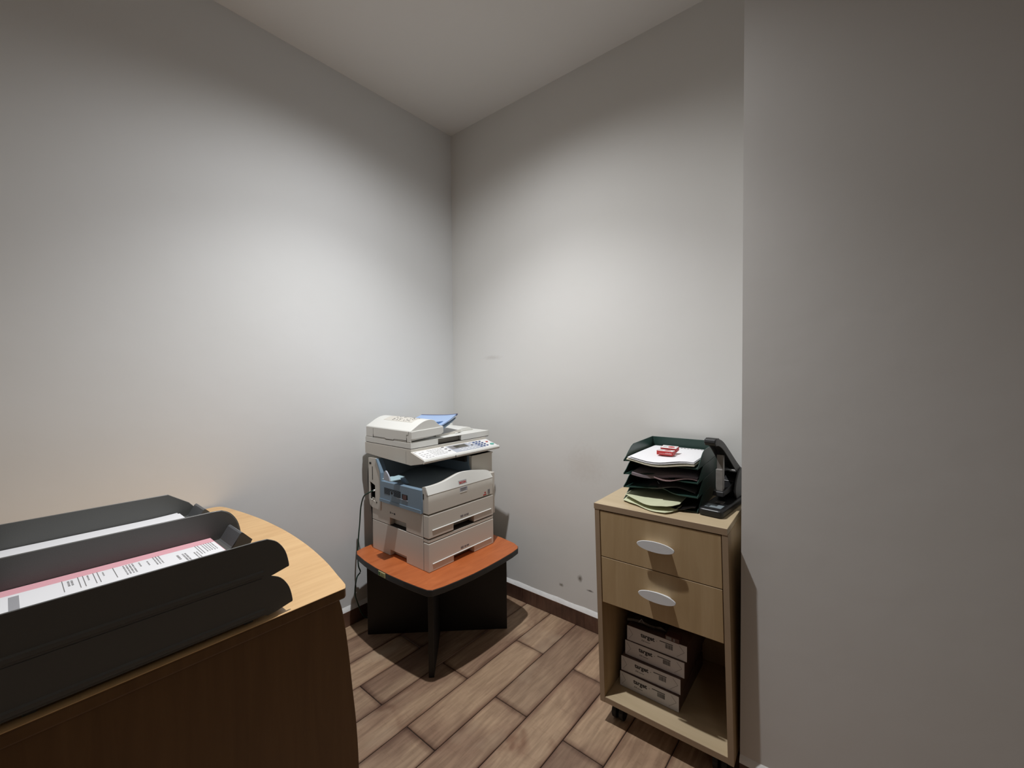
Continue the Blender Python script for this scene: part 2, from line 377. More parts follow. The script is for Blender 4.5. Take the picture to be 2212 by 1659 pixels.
# skirting tiles with a smeared white joint above
def skirting(name, p0, p1, nrm, hgt=0.075):
    p0, p1, nrm = Vector(p0), Vector(p1), Vector(nrm); d = (p1-p0); L = d.length; d.normalize()
    def slab(a, b, t, z0, z1, t2=None):
        t2 = t if t2 is None else t2
        A = p0+d*a; B = p0+d*b
        lo = [A+nrm*0.0, B+nrm*0.0, B+nrm*t, A+nrm*t]; hi = [A, B, B+nrm*t2, A+nrm*t2]
        return [(v.x, v.y, z0) for v in lo], [(v.x, v.y, z1) for v in hi]
    root = struct(name, G().loft(*slab(0, L, 0.006, 0, hgt-0.002)), M_grout)
    a = 0.0; k = 0
    while a < L-0.01:
        b = min(a+0.62-(0.08 if k == 0 else 0), L)
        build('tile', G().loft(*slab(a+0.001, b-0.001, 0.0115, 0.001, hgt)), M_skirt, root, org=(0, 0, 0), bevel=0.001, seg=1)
        a = b; k += 1
    # smeared joint: uneven lower-thick wedge
    n = max(4, int(L/0.05)); R = []
    for i in range(n+1):
        q = p0 + d*(L*i/n); t = 0.0105+random.uniform(-0.0006, 0.0008); z1 = hgt+0.021+random.uniform(-0.0015, 0.002)
        R.append([(q.x, q.y, hgt), (q.x+nrm.x*t, q.y+nrm.y*t, hgt), (q.x+nrm.x*t*0.55, q.y+nrm.y*t*0.55, (hgt+z1)/2+0.002), (q.x, q.y, z1)])
    build('plaster_joint', G().rings(R), M_caulk, root, org=(0, 0, 0), smooth=True)
skirting('baseboard_left', (0, -3.0, 0), (0, 0, 0), (1, 0, 0))
skirting('baseboard_back', (0.0, 0, 0), (PX, 0, 0), (0, -1, 0))
skirting('baseboard_right', (PX, PY, 0), (3.4, PY, 0), (0, -1, 0))

# ------------------------------------------------------------------ side table under the copier
tb = thing('side_table', 'low square table with orange cherry top and black cross legs under the photocopier', 'table', (0.39, -0.47, 0))
cx, cy = 0.388, -0.462
def tabletop(g, inset, z0, z1):
    fr = [(0.083, -0.690), (0.094, -0.727), (0.126, -0.745), (0.22, -0.761), (0.32, -0.769), (0.42, -0.770), (0.52, -0.765), (0.60, -0.757), (0.650, -0.750), (0.668, -0.737),
          (0.681, -0.69), (0.691, -0.62), (0.698, -0.54), (0.700, -0.455), (0.698, -0.36), (0.692, -0.27), (0.683, -0.218), (0.668, -0.198), (0.63, -0.180), (0.54, -0.166),
          (0.42, -0.158), (0.30, -0.160), (0.18, -0.170), (0.126, -0.178), (0.094, -0.197), (0.083, -0.235), (0.074, -0.32), (0.069, -0.46), (0.074, -0.60)]
    P = [(cx+(x-cx)*(1-inset/0.3), cy+(y-cy)*(1-inset/0.3)) for x, y in fr]
    return g.prism(P, 2, z0, z1)
build('edge_band', tabletop(G(), 0.0, 0.372, 0.3985), M_edge, tb, bevel=0.003, label='black edge band')
build('tabletop', tabletop(G(), 0.0015, 0.3975, 0.400), M_cherry, tb, bevel=0.0008, seg=1)
def upright(p, q, t, z0, z1):
    p, q = Vector(p), Vector(q); d = (q-p).normalized(); n = Vector((-d.y, d.x))*t/2
    return G().prism([tuple(p+n), tuple(q+n), tuple(q-n), tuple(p-n)], 2, z0, z1)
build('leg_panel', upright((0.138, -0.697), (0.628, -0.241), 0.022, 0, 0.372), M_black, tb, bevel=0.001, seg=1)
c_ = Vector((0.383, -0.469)); d_ = (Vector((0.6126, -0.702))-c_).normalized()
build('leg_panel', upright(tuple(c_+d_*0.012), (0.609, -0.699), 0.022, 0, 0.372), M_black, tb, bevel=0.001, seg=1)
build('leg_panel', upright((0.146, -0.229), tuple(c_-d_*0.012), 0.022, 0, 0.372), M_black, tb, bevel=0.001, seg=1)
sk = build('sticker', G().box((0.348, -0.7725, 0.377), (0.398, -0.7695, 0.396)), M_sticker, tb, label='small pale yellow sticker')
build('sticker_print', G().box((0.350, -0.7730, 0.379), (0.362, -0.7724, 0.394)).box((0.366, -0.7730, 0.380), (0.394, -0.7724, 0.382)).box((0.366, -0.7730, 0.387), (0.388, -0.7724, 0.389)), M_stgreen, sk)

# ------------------------------------------------------------------ photocopier
CO = (0.335, -0.445, 0.400)
pc = thing('photocopier', 'beige photocopier with blue-grey output tray standing on the low orange table', 'photocopier', CO)
XF, YL, YR = 0.549, -0.655, -0.228     # front face, left face, right side
Z0, Z1, Z2 = 0.4005, 0.534, 0.648
# lower feeder and main base: side housings with grip notches in the left face
def side_notched(z0, z1, nz0, nz1):
    g = G()
    poly = [(0.122, z0)]
    if nz0 <= z0: poly += [(0.268, z0), (0.268, nz1), (0.391, nz1), (0.391, z0)]
    poly += [(0.511, z0), (0.511, z1), (0.122, z1)]
    g.prism(poly, 1, YL, YL+0.024)
    g.box((0.122, YL+0.024, z0+0.002), (0.511, YR, z1))
    return g
build('feeder_housing', side_notched(Z0, 0.5425, Z0, 0.428), M_beige, pc, bevel=0.002)
build('base_housing', side_notched(0.5445, Z2, 0.5445, 0.580), M_beige, pc, bevel=0.002)
build('seam', G().box((0.124, YL+0.002, 0.541), (0.509, YR-0.002, 0.546)), M_gap, pc)
def drawer(name, z0, z1, nz, lab=None):
    g = G()
    g.prism([(YL, z0), (-0.512, z0), (-0.512, nz), (-0.383, nz), (-0.383, z0), (-0.246, z0), (-0.246, z1), (YL, z1)], 0, 0.5128, XF)
    o = build(name, g, M_beige, pc, bevel=0.003)
    # ribs
    zr = nz+0.003
    build('ridge', G().prism([(XF-0.002, zr-0.0022), (XF+0.0035, zr-0.0012), (XF+0.0035, zr+0.0008), (XF-0.002, zr+0.0035)], 1, -0.636, -0.264), M_beige_hi, o)
    # pull recess floor and roof
    build('grip', G().box((0.5115, -0.5115, z0+0.006), (0.518, -0.3835, nz)), M_beige_dk, o)
    return o
d1 = drawer('paper_drawer', 0.545, 0.6445, 0.5755)
d2 = drawer('paper_drawer', Z0, 0.5245, 0.4305)
build('drawer_gap', G().box((0.5108, YL+0.0015, 0.402), (0.5130, -0.249, 0.640)), M_gap, pc)
build('feeder_rail', G().box((0.512, YL+0.001, 0.5275), (0.5475, -0.247, 0.5400)), M_beige, pc, bevel=0.0015)
build('rail_gap', G().box((0.515, YL+0.006, 0.5240), (0.543, -0.250, 0.5460)), M_gap, pc)
for dd, z in ((d1, 0.590), (d2, 0.4445)):      # paper size plates above each ridge
    build('size_print', G().box((XF, -0.470, z), (XF+0.0006, -0.452, z+0.010)).box((XF, -0.447, z+0.001), (XF+0.0006, -0.436, z+0.009)).box((XF, -0.433, z+0.001), (XF+0.0006, -0.418, z+0.009)), M_greyink, dd)
# main engine body
g = G(); g.box((0.105, YL+0.004, Z2), (0.505, YR, 0.740)); build('engine_body', g, M_beige, pc, bevel=0.002)
# side strip behind front cover on right side
build('side_strip', G().box((0.50, -0.244, 0.5450), (0.535, -0.219, 0.752)), M_beige, pc, bevel=0.002)
build('side_strip', G().box((0.50, -0.244, 0.402), (0.530, -0.230, 0.5350)), M_beige, pc, bevel=0.002)
# front cover with waved top
wy = curve([(-0.655, 0.766), (-0.60, 0.766), (-0.548, 0.771), (-0.50, 0.782), (-0.45, 0.792), (-0.39, 0.789), (-0.33, 0.780), (-0.285, 0.772), (-0.262, 0.765), (-0.250, 0.752)], 4)
R = []
for (y, z) in wy:
    R.append([(0.513, y, 0.652), (XF, y, 0.652), (XF+0.0005, y, 0.700), (XF, y, 0.733), (0.541, y, (0.733+z)/2-0.001), (0.533, y, z-0.001), (0.526, y, z), (0.508, y, z-0.004)])
build('front_cover', G().rings(R), M_beige, pc, smooth=True)
R = []
for (y, z) in [(wy[0][0]-0.0012, wy[0][1])]+list(wy[1:-1])+[(wy[-1][0]+0.0010, wy[-1][1])]:      # pale bevel band on top edge
    zz = max(z, 0.746)
    R.append([(XF+0.0008, y, 0.7335), (0.5421, y, (0.7335+zz)/2), (0.5340, y, zz+0.0004), (0.5262, y, zz+0.0012), (0.5262, y, zz-0.004), (0.540, y, 0.735)])
build('cover_bevel', G().rings(R), M_beige_hi, pc, smooth=True)
build('cover_catch', G().box((0.5135, YL-0.0005, 0.712), (0.520, YL+0.004, 0.735)), M_gap, pc)
build('label_print', G().box((0.270, YL-0.0004, 0.600), (0.276, YL+0.001, 0.609)).box((0.280, YL-0.0004, 0.603), (0.296, YL+0.001, 0.6055)).box((0.300, YL-0.0004, 0.600), (0.310, YL+0.001, 0.608)), M_ink, pc)
bd = build('badge', G().prism([(0.5460, 0.7425), (0.5480, 0.7428), (0.5440, 0.7593), (0.5420, 0.7590)], 1, -0.476, -0.426), M_badge, pc, label='small grey badge with red lettering')
rx = Matrix.Translation(Vector((0.5479-CO[0], -0.4725-CO[1], 0.7455-CO[2]))) @ Matrix.Rotation(math.radians(-14), 4, 'Y') @ Matrix.Rotation(math.radians(90), 4, 'Z') @ Matrix.Rotation(math.radians(90), 4, 'X')
lettering('RICOH', 0.0130, M_redink, bd, rx, bold=0.0004)
mp_ = build('model_plate', G().box((XF, -0.472, 0.709), (XF+0.0008, -0.425, 0.727)), M_gpanel, pc)
build('plate_print', G().box((XF+0.0008, -0.468, 0.720), (XF+0.0012, -0.430, 0.7245)).box((XF+0.0008, -0.466, 0.714), (XF+0.0012, -0.436, 0.717)), M_greyink, mp_)
build('cover_ledge', G().box((XF-0.001, -0.472, 0.7035), (XF+0.0015, -0.428, 0.7060)), M_beige_hi, pc)
build('approval_sticker', G().box((XF, -0.286, 0.657), (XF+0.0008, -0.271, 0.680)), M_greyink, pc)
build('approval_sticker', G().box((XF, -0.318, 0.656), (XF+0.0006, -0.296, 0.661)).box((XF, -0.309, 0.665), (XF+0.0006, -0.300, 0.672)), M_redink, pc)
# left flank: beige strip with a plug opening, blue frame
op = [(0.1115, 0.727), (0.154, 0.714), (0.154, 0.634), (0.1115, 0.642)]
out = [(0.0995, 0.842), (0.099, 0.613), (0.196, 0.601), (0.199, 0.646), (0.199, 0.783), (0.184, 0.812), (0.163, 0.846)]
g = G()
y0, y1 = YL-0.0035, YL+0.004
def pg(ps): g.prism(ps, 1, y0, y1)
pg([(0.0995, 0.842), (0.099, 0.727), (0.1115, 0.727), (0.154, 0.714), (0.199, 0.714), (0.199, 0.783), (0.184, 0.812), (0.163, 0.846)])
pg([(0.099, 0.727), (0.099, 0.642), (0.1115, 0.642), (0.1115, 0.727)])
pg([(0.154, 0.714), (0.154, 0.634), (0.199, 0.634), (0.199, 0.714)])
pg([(0.099, 0.642), (0.1075, 0.613), (0.124, 0.603), (0.196, 0.600), (0.199, 0.634), (0.154, 0.634), (0.1115, 0.642)])
build('side_cover', g, M_beige, pc)
build('socket_recess', G().box((0.108, YL+0.004, 0.630), (0.158, YL+0.008, 0.730)), M_beige_dk, pc)
build('recess_rib', G().box((0.114, YL-0.001, 0.640), (0.1165, YL+0.005, 0.722)), M_gap, pc)
build('slot', G().box((0.131, YL-0.0042, 0.738), (0.1355, YL-0.003, 0.803)), M_gap, pc)
build('slot', G().box((0.108, YL-0.0042, 0.812), (0.124, YL-0.003, 0.822)), M_gap, pc)
build('screw_hole', G().cyl((0.166, YL-0.0042, 0.6325), 1, 0.0042, 0.001, 10), M_gap, pc)
build('cord_plug', G().cyl((0.150, YL-0.010, 0.6885), 1, 0.0045, 0.014, 10), M_white, pc)
# wall of the engine above tray level on back-left
build('rear_housing', G().box((0.105, YL+0.0045, 0.7405), (0.165, YR, 0.845)), M_beige, pc)
# blue frame on left face
YB = YL-0.008
yb0, yb1 = YB, YL+0.016
bl = G()
bl.prism([(0.2005, 0.648), (0.511, 0.6495), (0.5125, 0.700), (0.510, 0.7510), (0.2125, 0.7460), (0.203, 0.7460)], 1, yb0, yb1)
bl.prism([(0.2015, 0.7455), (0.2135, 0.7455), (0.2105, 0.782), (0.196, 0.812), (0.178, 0.845), (0.1655, 0.845), (0.185, 0.812), (0.2000, 0.783)], 1, yb0, yb1+0.01)
build('output_frame', bl, M_blue, pc, bevel=0.001, seg=1)
build('frame_skirt', G().prism([(0.2005, 0.648), (0.511, 0.6495), (0.5075, 0.664), (0.2005, 0.662)], 1, YB-0.0025, YB), M_blue, pc)
vent = G()
for k in range(8):
    z = 0.7175-0.0038*k
    if k < 3: vent.box((0.238, YB-0.0009, z), (0.366, YB, z+0.0018))
    else:
        vent.box((0.238, YB-0.0009, z), (0.284, YB, z+0.0018)); vent.box((0.312, YB-0.0009, z), (0.366, YB, z+0.0018))
build('vent', vent, M_gap, pc)
build('screw_hole', G().cyl((0.2975, YB-0.0012, 0.702), 1, 0.0065, 0.001, 12), M_gap, pc)
ps = build('power_switch', G().box((0.376, YB-0.0010, 0.6895), (0.416, YB, 0.7125)), M_gap, pc)
build('rocker', G().prism([(YB-0.001, 0.692), (YB-0.003, 0.692), (YB-0.0018, 0.710), (YB-0.001, 0.710)], 0, 0.384, 0.409), M_darkred, ps, label='dark red rocker')
build('switch_ledge', G().box((0.373, YB-0.0025, 0.6865), (0.419, YB, 0.689)).box((0.338, YB-0.0025, 0.6865), (0.366, YB, 0.689)), M_gpanel, pc)
# output bin floor: dips on the left, swells to the right
grid = []
for i in range(13):
    x = 0.165+(0.512-0.165)*i/12
    row = []
    for j in range(15):
        y = -0.641+(-0.335+0.641)*j/14; t = j/14
        z = 0.741 + 0.020*t + 0.022*math.exp(-((y+0.44)/0.07)**2)*(0.5+0.5*i/12)
        row.append((x, y, z))
    grid.append(row)
grid2 = [[(p[0], p[1], p[2]) for p in r] for r in grid]
build('output_bin', G().sheet(grid2, 0.012), M_navy, pc, smooth=True)
build('bin_rear', G().box((0.1655, YL+0.016, 0.745), (0.176, -0.335, 0.8445)), M_navy, pc)
build('bin_side', G().prism([(0.176, 0.745), (0.49, 0.755), (0.47, 0.80), (0.47, 0.8445), (0.176, 0.8445)], 1, -0.3385, -0.3330), M_blue, pc)
build('exit_block', G().box((0.30, -0.352, 0.815), (0.46, -0.3390, 0.8445)), M_gap, pc)
build('scanner_column', G().box((0.200, -0.3325, 0.741), (0.486, -0.182, 0.8445)), M_beige, pc, bevel=0.003)
build('column_band', G().box((0.198, -0.3335, 0.8375), (0.489, -0.180, 0.8445)), M_beige, pc, bevel=0.001)
# paper stopper: fin on a small base
st = build('paper_stop', G().prism([(0.322, -0.728), (0.388, -0.731), (0.392, -0.680), (0.372, -0.668), (0.368, -0.640), (0.326, -0.640), (0.330, -0.672), (0.322, -0.680)], 2, 0.782, 0.787), M_lcyan, pc, bevel=0.001, seg=1)
build('stop_arm', G().prism([(-0.650, 0.782), (-0.640, 0.782), (-0.615, 0.750), (-0.628, 0.748)], 0, 0.330, 0.365), M_blue, st)
fin = [(0.344, 0.786)] + curve([(0.3435, 0.800), (0.346, 0.815), (0.353, 0.826), (0.361, 0.826), (0.372, 0.817), (0.383, 0.803), (0.388, 0.786)], 4)
build('fin', G().prism(fin, 1, -0.735, -0.729), M_gpanel, st, label='pale grey fin')
# scanner deck
g = G(); g.prism([(0.066, 0.8615), (0.100, 0.8610), (0.200, 0.8545), (0.431, 0.8455), (0.514, 0.8625), (0.5215, 0.870), (0.5205, 0.8795), (0.433, 0.9045), (0.433, 0.9165), (0.066, 0.9165)], 1, YL, -0.172)
build('scanner_deck', g, M_beige, pc, bevel=0.0015)
build('deck_seam', G().box((0.3975, YL-0.0005, 0.849), (0.3982, YL, 0.905)), M_greyink, pc)
build('deck_lip', G().prism([(0.5195, 0.8625), (0.5265, 0.866), (0.5285, 0.873), (0.5260, 0.8790), (0.5190, 0.8812)], 1, YL-0.001, -0.170), M_beige_hi, pc, smooth=True)
build('deck_slot', G().box((0.525, -0.4765, 0.866), (0.5290, -0.4735, 0.876)), M_gap, pc)
# control panel pieces lie on the sloped face: s runs down the slope
P0 = Vector((0.433, 0, 0.905)); dv = (Vector((0.5205, 0, 0.8798))-P0).normalized(); nv = Vector((-dv.z, 0, dv.x))
def slope(g, y0, y1, s0, s1, h0, h1, skew=0.0):
    A = []; B = []
    for (yy, ss) in ((y0+skew*s0, s0), (y1+skew*s0, s0), (y1+skew*s1, s1), (y0+skew*s1, s1)):
        q = P0+dv*ss; a = q+nv*h0; b = q+nv*h1
        A.append((a.x, yy, a.z)); B.append((b.x, yy, b.z))
    return g.loft(A, B)
def oval(g, yc, sc, ry, rs, h0, h1, n=14):
    A = []; B = []
    for k in range(n):
        a = 2*math.pi*k/n; yy = yc+ry*math.cos(a); q = P0+dv*(sc+rs*math.sin(a)); a_ = q+nv*h0; b_ = q+nv*h1
        A.append((a_.x, yy, a_.z)); B.append((b_.x, yy, b_.z))
    return g.loft(A, B)
cp = build('control_panel', slope(G(), YL+0.004, -0.176, 0.006, 0.0885, 0.0, 0.0016), M_white, pc, bevel=0.0005, seg=1)
sp = build('screen_panel', slope(G(), -0.463, -0.262, 0.010, 0.082, 0.0016, 0.0024, 0.10), M_gpanel, cp)
build('screen', slope(G(), -0.428, -0.352, 0.0185, 0.043, 0.0024, 0.0030, 0.18), M_lcd, cp)
build('screen_surround', slope(G(), -0.456, -0.345, 0.0135, 0.050, 0.0022, 0.0027, 0.12), M_greyink, cp)
for r_, s_ in enumerate((0.021, 0.039, 0.055, 0.072)):
    for c0 in range(3):
        build('key', oval(G(), -0.285+0.0215*c0+0.004*r_*0.6, s_, 0.0075, 0.0045, 0.0016, 0.0042), M_key, cp)
build('key', oval(G(), -0.198, 0.069, 0.0135, 0.0085, 0.0016, 0.0042), M_green, cp, label='green start key')
build('key', oval(G(), -0.205, 0.038, 0.0080, 0.0050, 0.0016, 0.0042), M_red, cp, label='red clear key')
build('key', oval(G(), -0.325, 0.0205, 0.0062, 0.0050, 0.0024, 0.0046), M_white, cp, label='white round key')
build('key', oval(G(), -0.309, 0.0300, 0.0068, 0.0055, 0.0024, 0.0046), M_white, cp, label='white round key')
build('key', oval(G(), -0.317, 0.0430, 0.0068, 0.0050, 0.0024, 0.0046), M_greyink, cp)
for i_, (yy, ss) in enumerate(((-0.483, 0.0115), (-0.479, 0.0322), (-0.474, 0.0531))):
    build('key', oval(G(), yy, ss, 0.0085, 0.0035, 0.0016, 0.0036), M_greyink, cp, label='small grey key')
build('indicator', slope(G(), -0.181, -0.173, 0.027, 0.041, 0.0, 0.0012), M_gap, cp)
for k in range(5):
    build('key', slope(G(), -0.425+0.022*k, -0.409+0.022*k, 0.056, 0.062, 0.0024, 0.0036, 0.1), M_white, cp, label='pale bar key')
    build('key', slope(G(), -0.425+0.022*k, -0.409+0.022*k, 0.0695, 0.0755, 0.0024, 0.0036, 0.1), M_white, cp, label='pale bar key')
leg = G()
for r_ in range(6):
    s_ = 0.016+0.0105*r_
    yy = -0.582+0.002*r_
    while yy < -0.505:
        L_ = random.uniform(0.006, 0.016); slope(leg, yy, yy+L_, s_, s_+0.0022, 0.0016, 0.0019); yy += L_+0.0035
for (yy, s_) in ((-0.645, 0.010), (-0.632, 0.026), (-0.612, 0.020), (-0.635, 0.044), (-0.618, 0.044), (-0.600, 0.040), (-0.636, 0.058), (-0.618, 0.060), (-0.600, 0.058), (-0.630, 0.074), (-0.612, 0.076), (-0.594, 0.074)):
    slope(leg, yy, yy+0.011, s_, s_+0.003, 0.0016, 0.0019)
build('printed_legend', leg, M_greyink, cp)
# document feeder lid
XL0, XL1 = 0.070, 0.433
build('lid_gap', G().box((0.074, YL+0.003, 0.9162), (0.430, -0.150, 0.9195)), M_gap, pc)
g = G(); g.prism([(XL0, YL), (XL1, YL), (XL1, -0.498), (XL1-0.022, -0.498), (XL1-0.022, -0.348), (XL1, -0.348), (XL1, -0.147), (XL0, -0.147)], 2, 0.919, 0.9445)
lid = build('lid', g, M_beige_hi, pc, bevel=0.0015)
rg = curve([(-0.655, 0.0), (-0.50, 0.0), (-0.42, 0.002), (-0.35, 0.0)], 4)
build('lid_top', G().box((XL0, YL+0.001, 0.9445), (XL1, -0.148, 0.9475)), M_beige_hi, lid, bevel=0.001, seg=1)
build('grip', G().box((XL1-0.0225, -0.497, 0.921), (XL1-0.0165, -0.349, 0.9440)), M_beige_dk, lid)
# delivery area on the lid: dark slope, ramp and hump on the right
build('lid_well', G().prism([(-0.470, 0.9475), (-0.340, 0.9475), (-0.300, 0.958), (-0.320, 0.964), (-0.470, 0.952)], 0, 0.12, 0.385), M_beige, lid)
build('stop_hump', G().prism([(-0.345, 0.9475), (-0.300, 0.9600), (-0.262, 0.9665), (-0.225, 0.9675), (-0.205, 0.963), (-0.178, 0.9475)], 0, 0.120, 0.350), M_beige_hi, lid, bevel=0.003)
build('stop_wing', G().prism([(0.335, -0.345), (0.398, -0.350), (0.330, -0.225), (0.280, -0.25)], 2, 0.9475, 0.953), M_beige_hi, lid, bevel=0.003)
build('stop_rail', G().box((0.19, -0.330, 0.9600), (0.215, -0.205, 0.9740)), M_beige_hi, lid, bevel=0.003)
# feeder hood
hp = [(-0.655, 0.9475), (-0.655, 0.9945)] + curve([(-0.652, 0.9985), (-0.628, 1.012), (-0.602, 1.0265), (-0.574, 1.0370), (-0.546, 1.0400), (-0.520, 1.0350), (-0.500, 1.0180), (-0.484, 1.0080), (-0.468, 1.0030)], 3) + [(-0.468, 0.971), (-0.481, 0.964), (-0.648, 0.9535), (-0.650, 0.9475)]
build('feeder_hood', G().prism(hp, 0, 0.078, 0.4325), M_beige_hi, lid, bevel=0.0015)
ec = [(-0.654, 0.9600), (-0.654, 0.9950), (-0.628, 0.9965), (-0.468, 1.0010), (-0.468, 0.9725), (-0.482, 0.9655)]
build('hood_end_cap', G().prism(ec, 0, 0.4325, 0.4375), M_beige_hi, lid, bevel=0.002)
sm = G()
def seam(pts, t=0.0011):
    for (a, b) in zip(pts[:-1], pts[1:]):
        d = Vector((b[0]-a[0], b[1]-a[1])).normalized(); n = Vector((-d.y, d.x))*t/2; a = Vector(a)-d*t/3; b = Vector(b)+d*t/3
        sm.prism([tuple(a+n), tuple(b+n), tuple(b-n), tuple(a-n)], 1, YL-0.0006, YL+0.001)
seam([(0.1405, 0.990), (0.1405, 0.958)], 0.0006); seam([(0.1405, 0.958), (0.1405, 0.9475)], 0.003)
seam([(0.141, 0.9500), (0.234, 0.9510), (0.246, 0.9465), (0.306, 0.9480), (0.309, 0.9520), (0.403, 0.9540)], 0.0016)
seam([(0.4045, 0.9640), (0.4045, 0.949)], 0.0035); seam([(0.4035, 0.9645), (0.4035, 0.979), (0.4170, 0.9795), (0.4195, 0.9940)], 0.0009)
build('hood_seam', sm, M_gap, lid)
# instruction label let into hood top, following its curve
arc = curve([(-0.602, 1.0275), (-0.574, 1.0380), (-0.546, 1.0409), (-0.520, 1.0358)], 4)
il = build('instruction_label', G().rings([[(0.150, y, z-0.002), (0.150, y, z), (0.372, y, z), (0.372, y, z-0.002)] for y, z in arc]), M_beige, lid, smooth=True)
ink = G()
for k in range(80):
    i = random.randrange(1, len(arc)-2); x = random.uniform(0.20, 0.36)
    if 0.27 < x < 0.285: continue
    (ya, za), (yb, zb) = arc[i], arc[i+1]; L_ = random.uniform(0.003, 0.009); t0 = random.random()*0.4
    pa = (ya+(yb-ya)*t0, za+(zb-za)*t0); pb = (ya+(yb-ya)*(t0+0.3), za+(zb-za)*(t0+0.3))
    ink.loft([(x, pa[0], pa[1]-0.0003), (x+L_, pa[0], pa[1]-0.0003), (x+L_, pb[0], pb[1]-0.0003), (x, pb[0], pb[1]-0.0003)], [(x, pa[0], pa[1]+0.0004), (x+L_, pa[0], pa[1]+0.0004), (x+L_, pb[0], pb[1]+0.0004), (x, pb[0], pb[1]+0.0004)])
build('label_print', ink, M_ink, il)
# document tray (blue): scooped sheet, thicker at the rim, with a skirt
grid = []
for i in range(9):
    t = i/8; y = -0.492+(-0.322+0.492)*t
    row = []
    for j in range(11):
        u = j/10; x = 0.125+(0.402-0.125)*u
        z = 0.9985+0.044*t**1.7*(0.55+0.45*u) + 0.006*(2*u-1)**2*t - 0.003*(1-t) 
        yy = y - 0.055*(1-u)**2*t*0.0 + (-0.03*((2*u-1)**2))*t
        row.append((x, yy, z))
    grid.append(row)
dt = build('document_tray', G().sheet(grid, 0.006), M_lblue, lid, smooth=True)
R = []
for j in range(11):
    p = grid[8][j]
    R.append([(p[0], p[1]-0.002, p[2]+0.001), (p[0], p[1]+0.008, p[2]+0.0025), (p[0], p[1]+0.010, p[2]-0.004), (p[0], p[1], p[2]-0.010)])
build('tray_rim', G().rings(R), mat('slate_blue_rim', (0.13, 0.14, 0.24), 0.4), dt, smooth=True)
build('tray_skirt', G().prism([(-0.4675, 0.9935), (-0.4675, 0.968), (-0.455, 0.972), (-0.40, 0.998), (-0.362, 1.020), (-0.350, 1.030), (-0.39, 1.012), (-0.43, 0.999)], 0, 0.388, 0.3985), M_blue, dt)
build('paper_guide', G().box((0.355, -0.462, 0.9945), (0.368, -0.375, 1.0150)), M_dblue, dt, bevel=0.001, seg=1)
build('paper_guide', G().box((0.150, -0.462, 0.9950), (0.163, -0.390, 1.0170)), M_dblue, dt, bevel=0.001, seg=1)

# cords
cord = G().tube(curve([(0.150, -0.668, 0.6885), (0.130, -0.685, 0.676), (0.100, -0.688, 0.655), (0.074, -0.688, 0.600), (0.058, -0.686, 0.520), (0.050, -0.690, 0.440), (0.048, -0.694, 0.360), (0.046, -0.690, 0.300), (0.036, -0.675, 0.262), (0.028, -0.690, 0.235), (0.026, -0.700, 0.170), (0.030, -0.693, 0.120), (0.04, -0.66, 0.03), (0.06, -0.60, 0.006), (0.10, -0.50, 0.006)], 6), 0.0032)
tag(build('network_cord', cord, M_cordg, smooth=True), 'thin dark green cord plugged into left flank of the photocopier', 'cord')
pw = G().tube(curve([(0.095, -0.62, 0.842), (0.088, -0.645, 0.80), (0.085, -0.650, 0.745), (0.088, -0.648, 0.66), (0.098, -0.640, 0.57), (0.100, -0.636, 0.48), (0.098, -0.620, 0.406), (0.078, -0.55, 0.404), (0.055, -0.48, 0.395), (0.045, -0.46, 0.25), (0.045, -0.46, 0.02), (0.07, -0.42, 0.008), (0.2, -0.3, 0.008)], 6), 0.0042)
tag(build('power_cord', pw, M_rubber, smooth=True), 'black power cord hanging close behind the photocopier', 'cord')

# ------------------------------------------------------------------ drawer cabinet (local frame: x along front, y depth, z up)
A0 = Vector((1.22737, -0.45815, 0)); CROT = math.radians(2.093)
RK = 0.029                                  # the carcass has racked sideways a little
def racked(v): return (v[0]+RK*(0.785-v[2]), v[1], v[2])
cab = thing('drawer_cabinet', 'pale maple cabinet with two drawers and open bay beside the wall corner', 'cabinet', A0, CROT, local=True)
def cb(name, g, m, par=None, **k): return build(name, g, m, par or cab, org=(0, 0, 0), fn=racked, **k)
WD, DP = 0.4313, 0.435
cb('top_panel', G().box((0, 0, 0.7655), (WD, DP, 0.785)), M_mapleh, bevel=0.0008, seg=1)
cb('top_edge', G().box((0, -0.0012, 0.7655), (WD, 0.0, 0.7848)), M_mapleE)
cb('side_panel', G().box((0.002, 0.001, 0.077), (0.0195, DP-0.002, 0.7650)), M_maple, bevel=0.0008, seg=1)
cb('side_panel', G().box((WD-0.0155, 0.001, 0.077), (WD+0.001, DP-0.002, 0.7650)), M_maple, bevel=0.0008, seg=1)
cb('side_edge', G().box((0.002, -0.0002, 0.077), (0.0195, 0.001, 0.7650)), M_mapleE)
cb('side_edge', G().box((WD-0.0155, -0.0002, 0.077), (WD+0.001, 0.001, 0.7650)), M_mapleE)
cb('bottom_panel', G().box((0.0195, 0.002, 0.0775), (WD-0.0155, DP-0.012, 0.0965)), M_mapleh, bevel=0.0008, seg=1)
cb('bottom_edge', G().box((0.0195, 0.0005, 0.0775), (WD-0.0155, 0.002, 0.0962)), M_mapleE)
cb('back_panel', G().box((0.0195, DP-0.012, 0.0785), (WD-0.0155, DP-0.005, 0.7650)), M_maple)
cb('divider', G().box((0.0195, 0.0166, 0.4420), (WD-0.0155, DP-0.012, 0.4500)), M_maple)
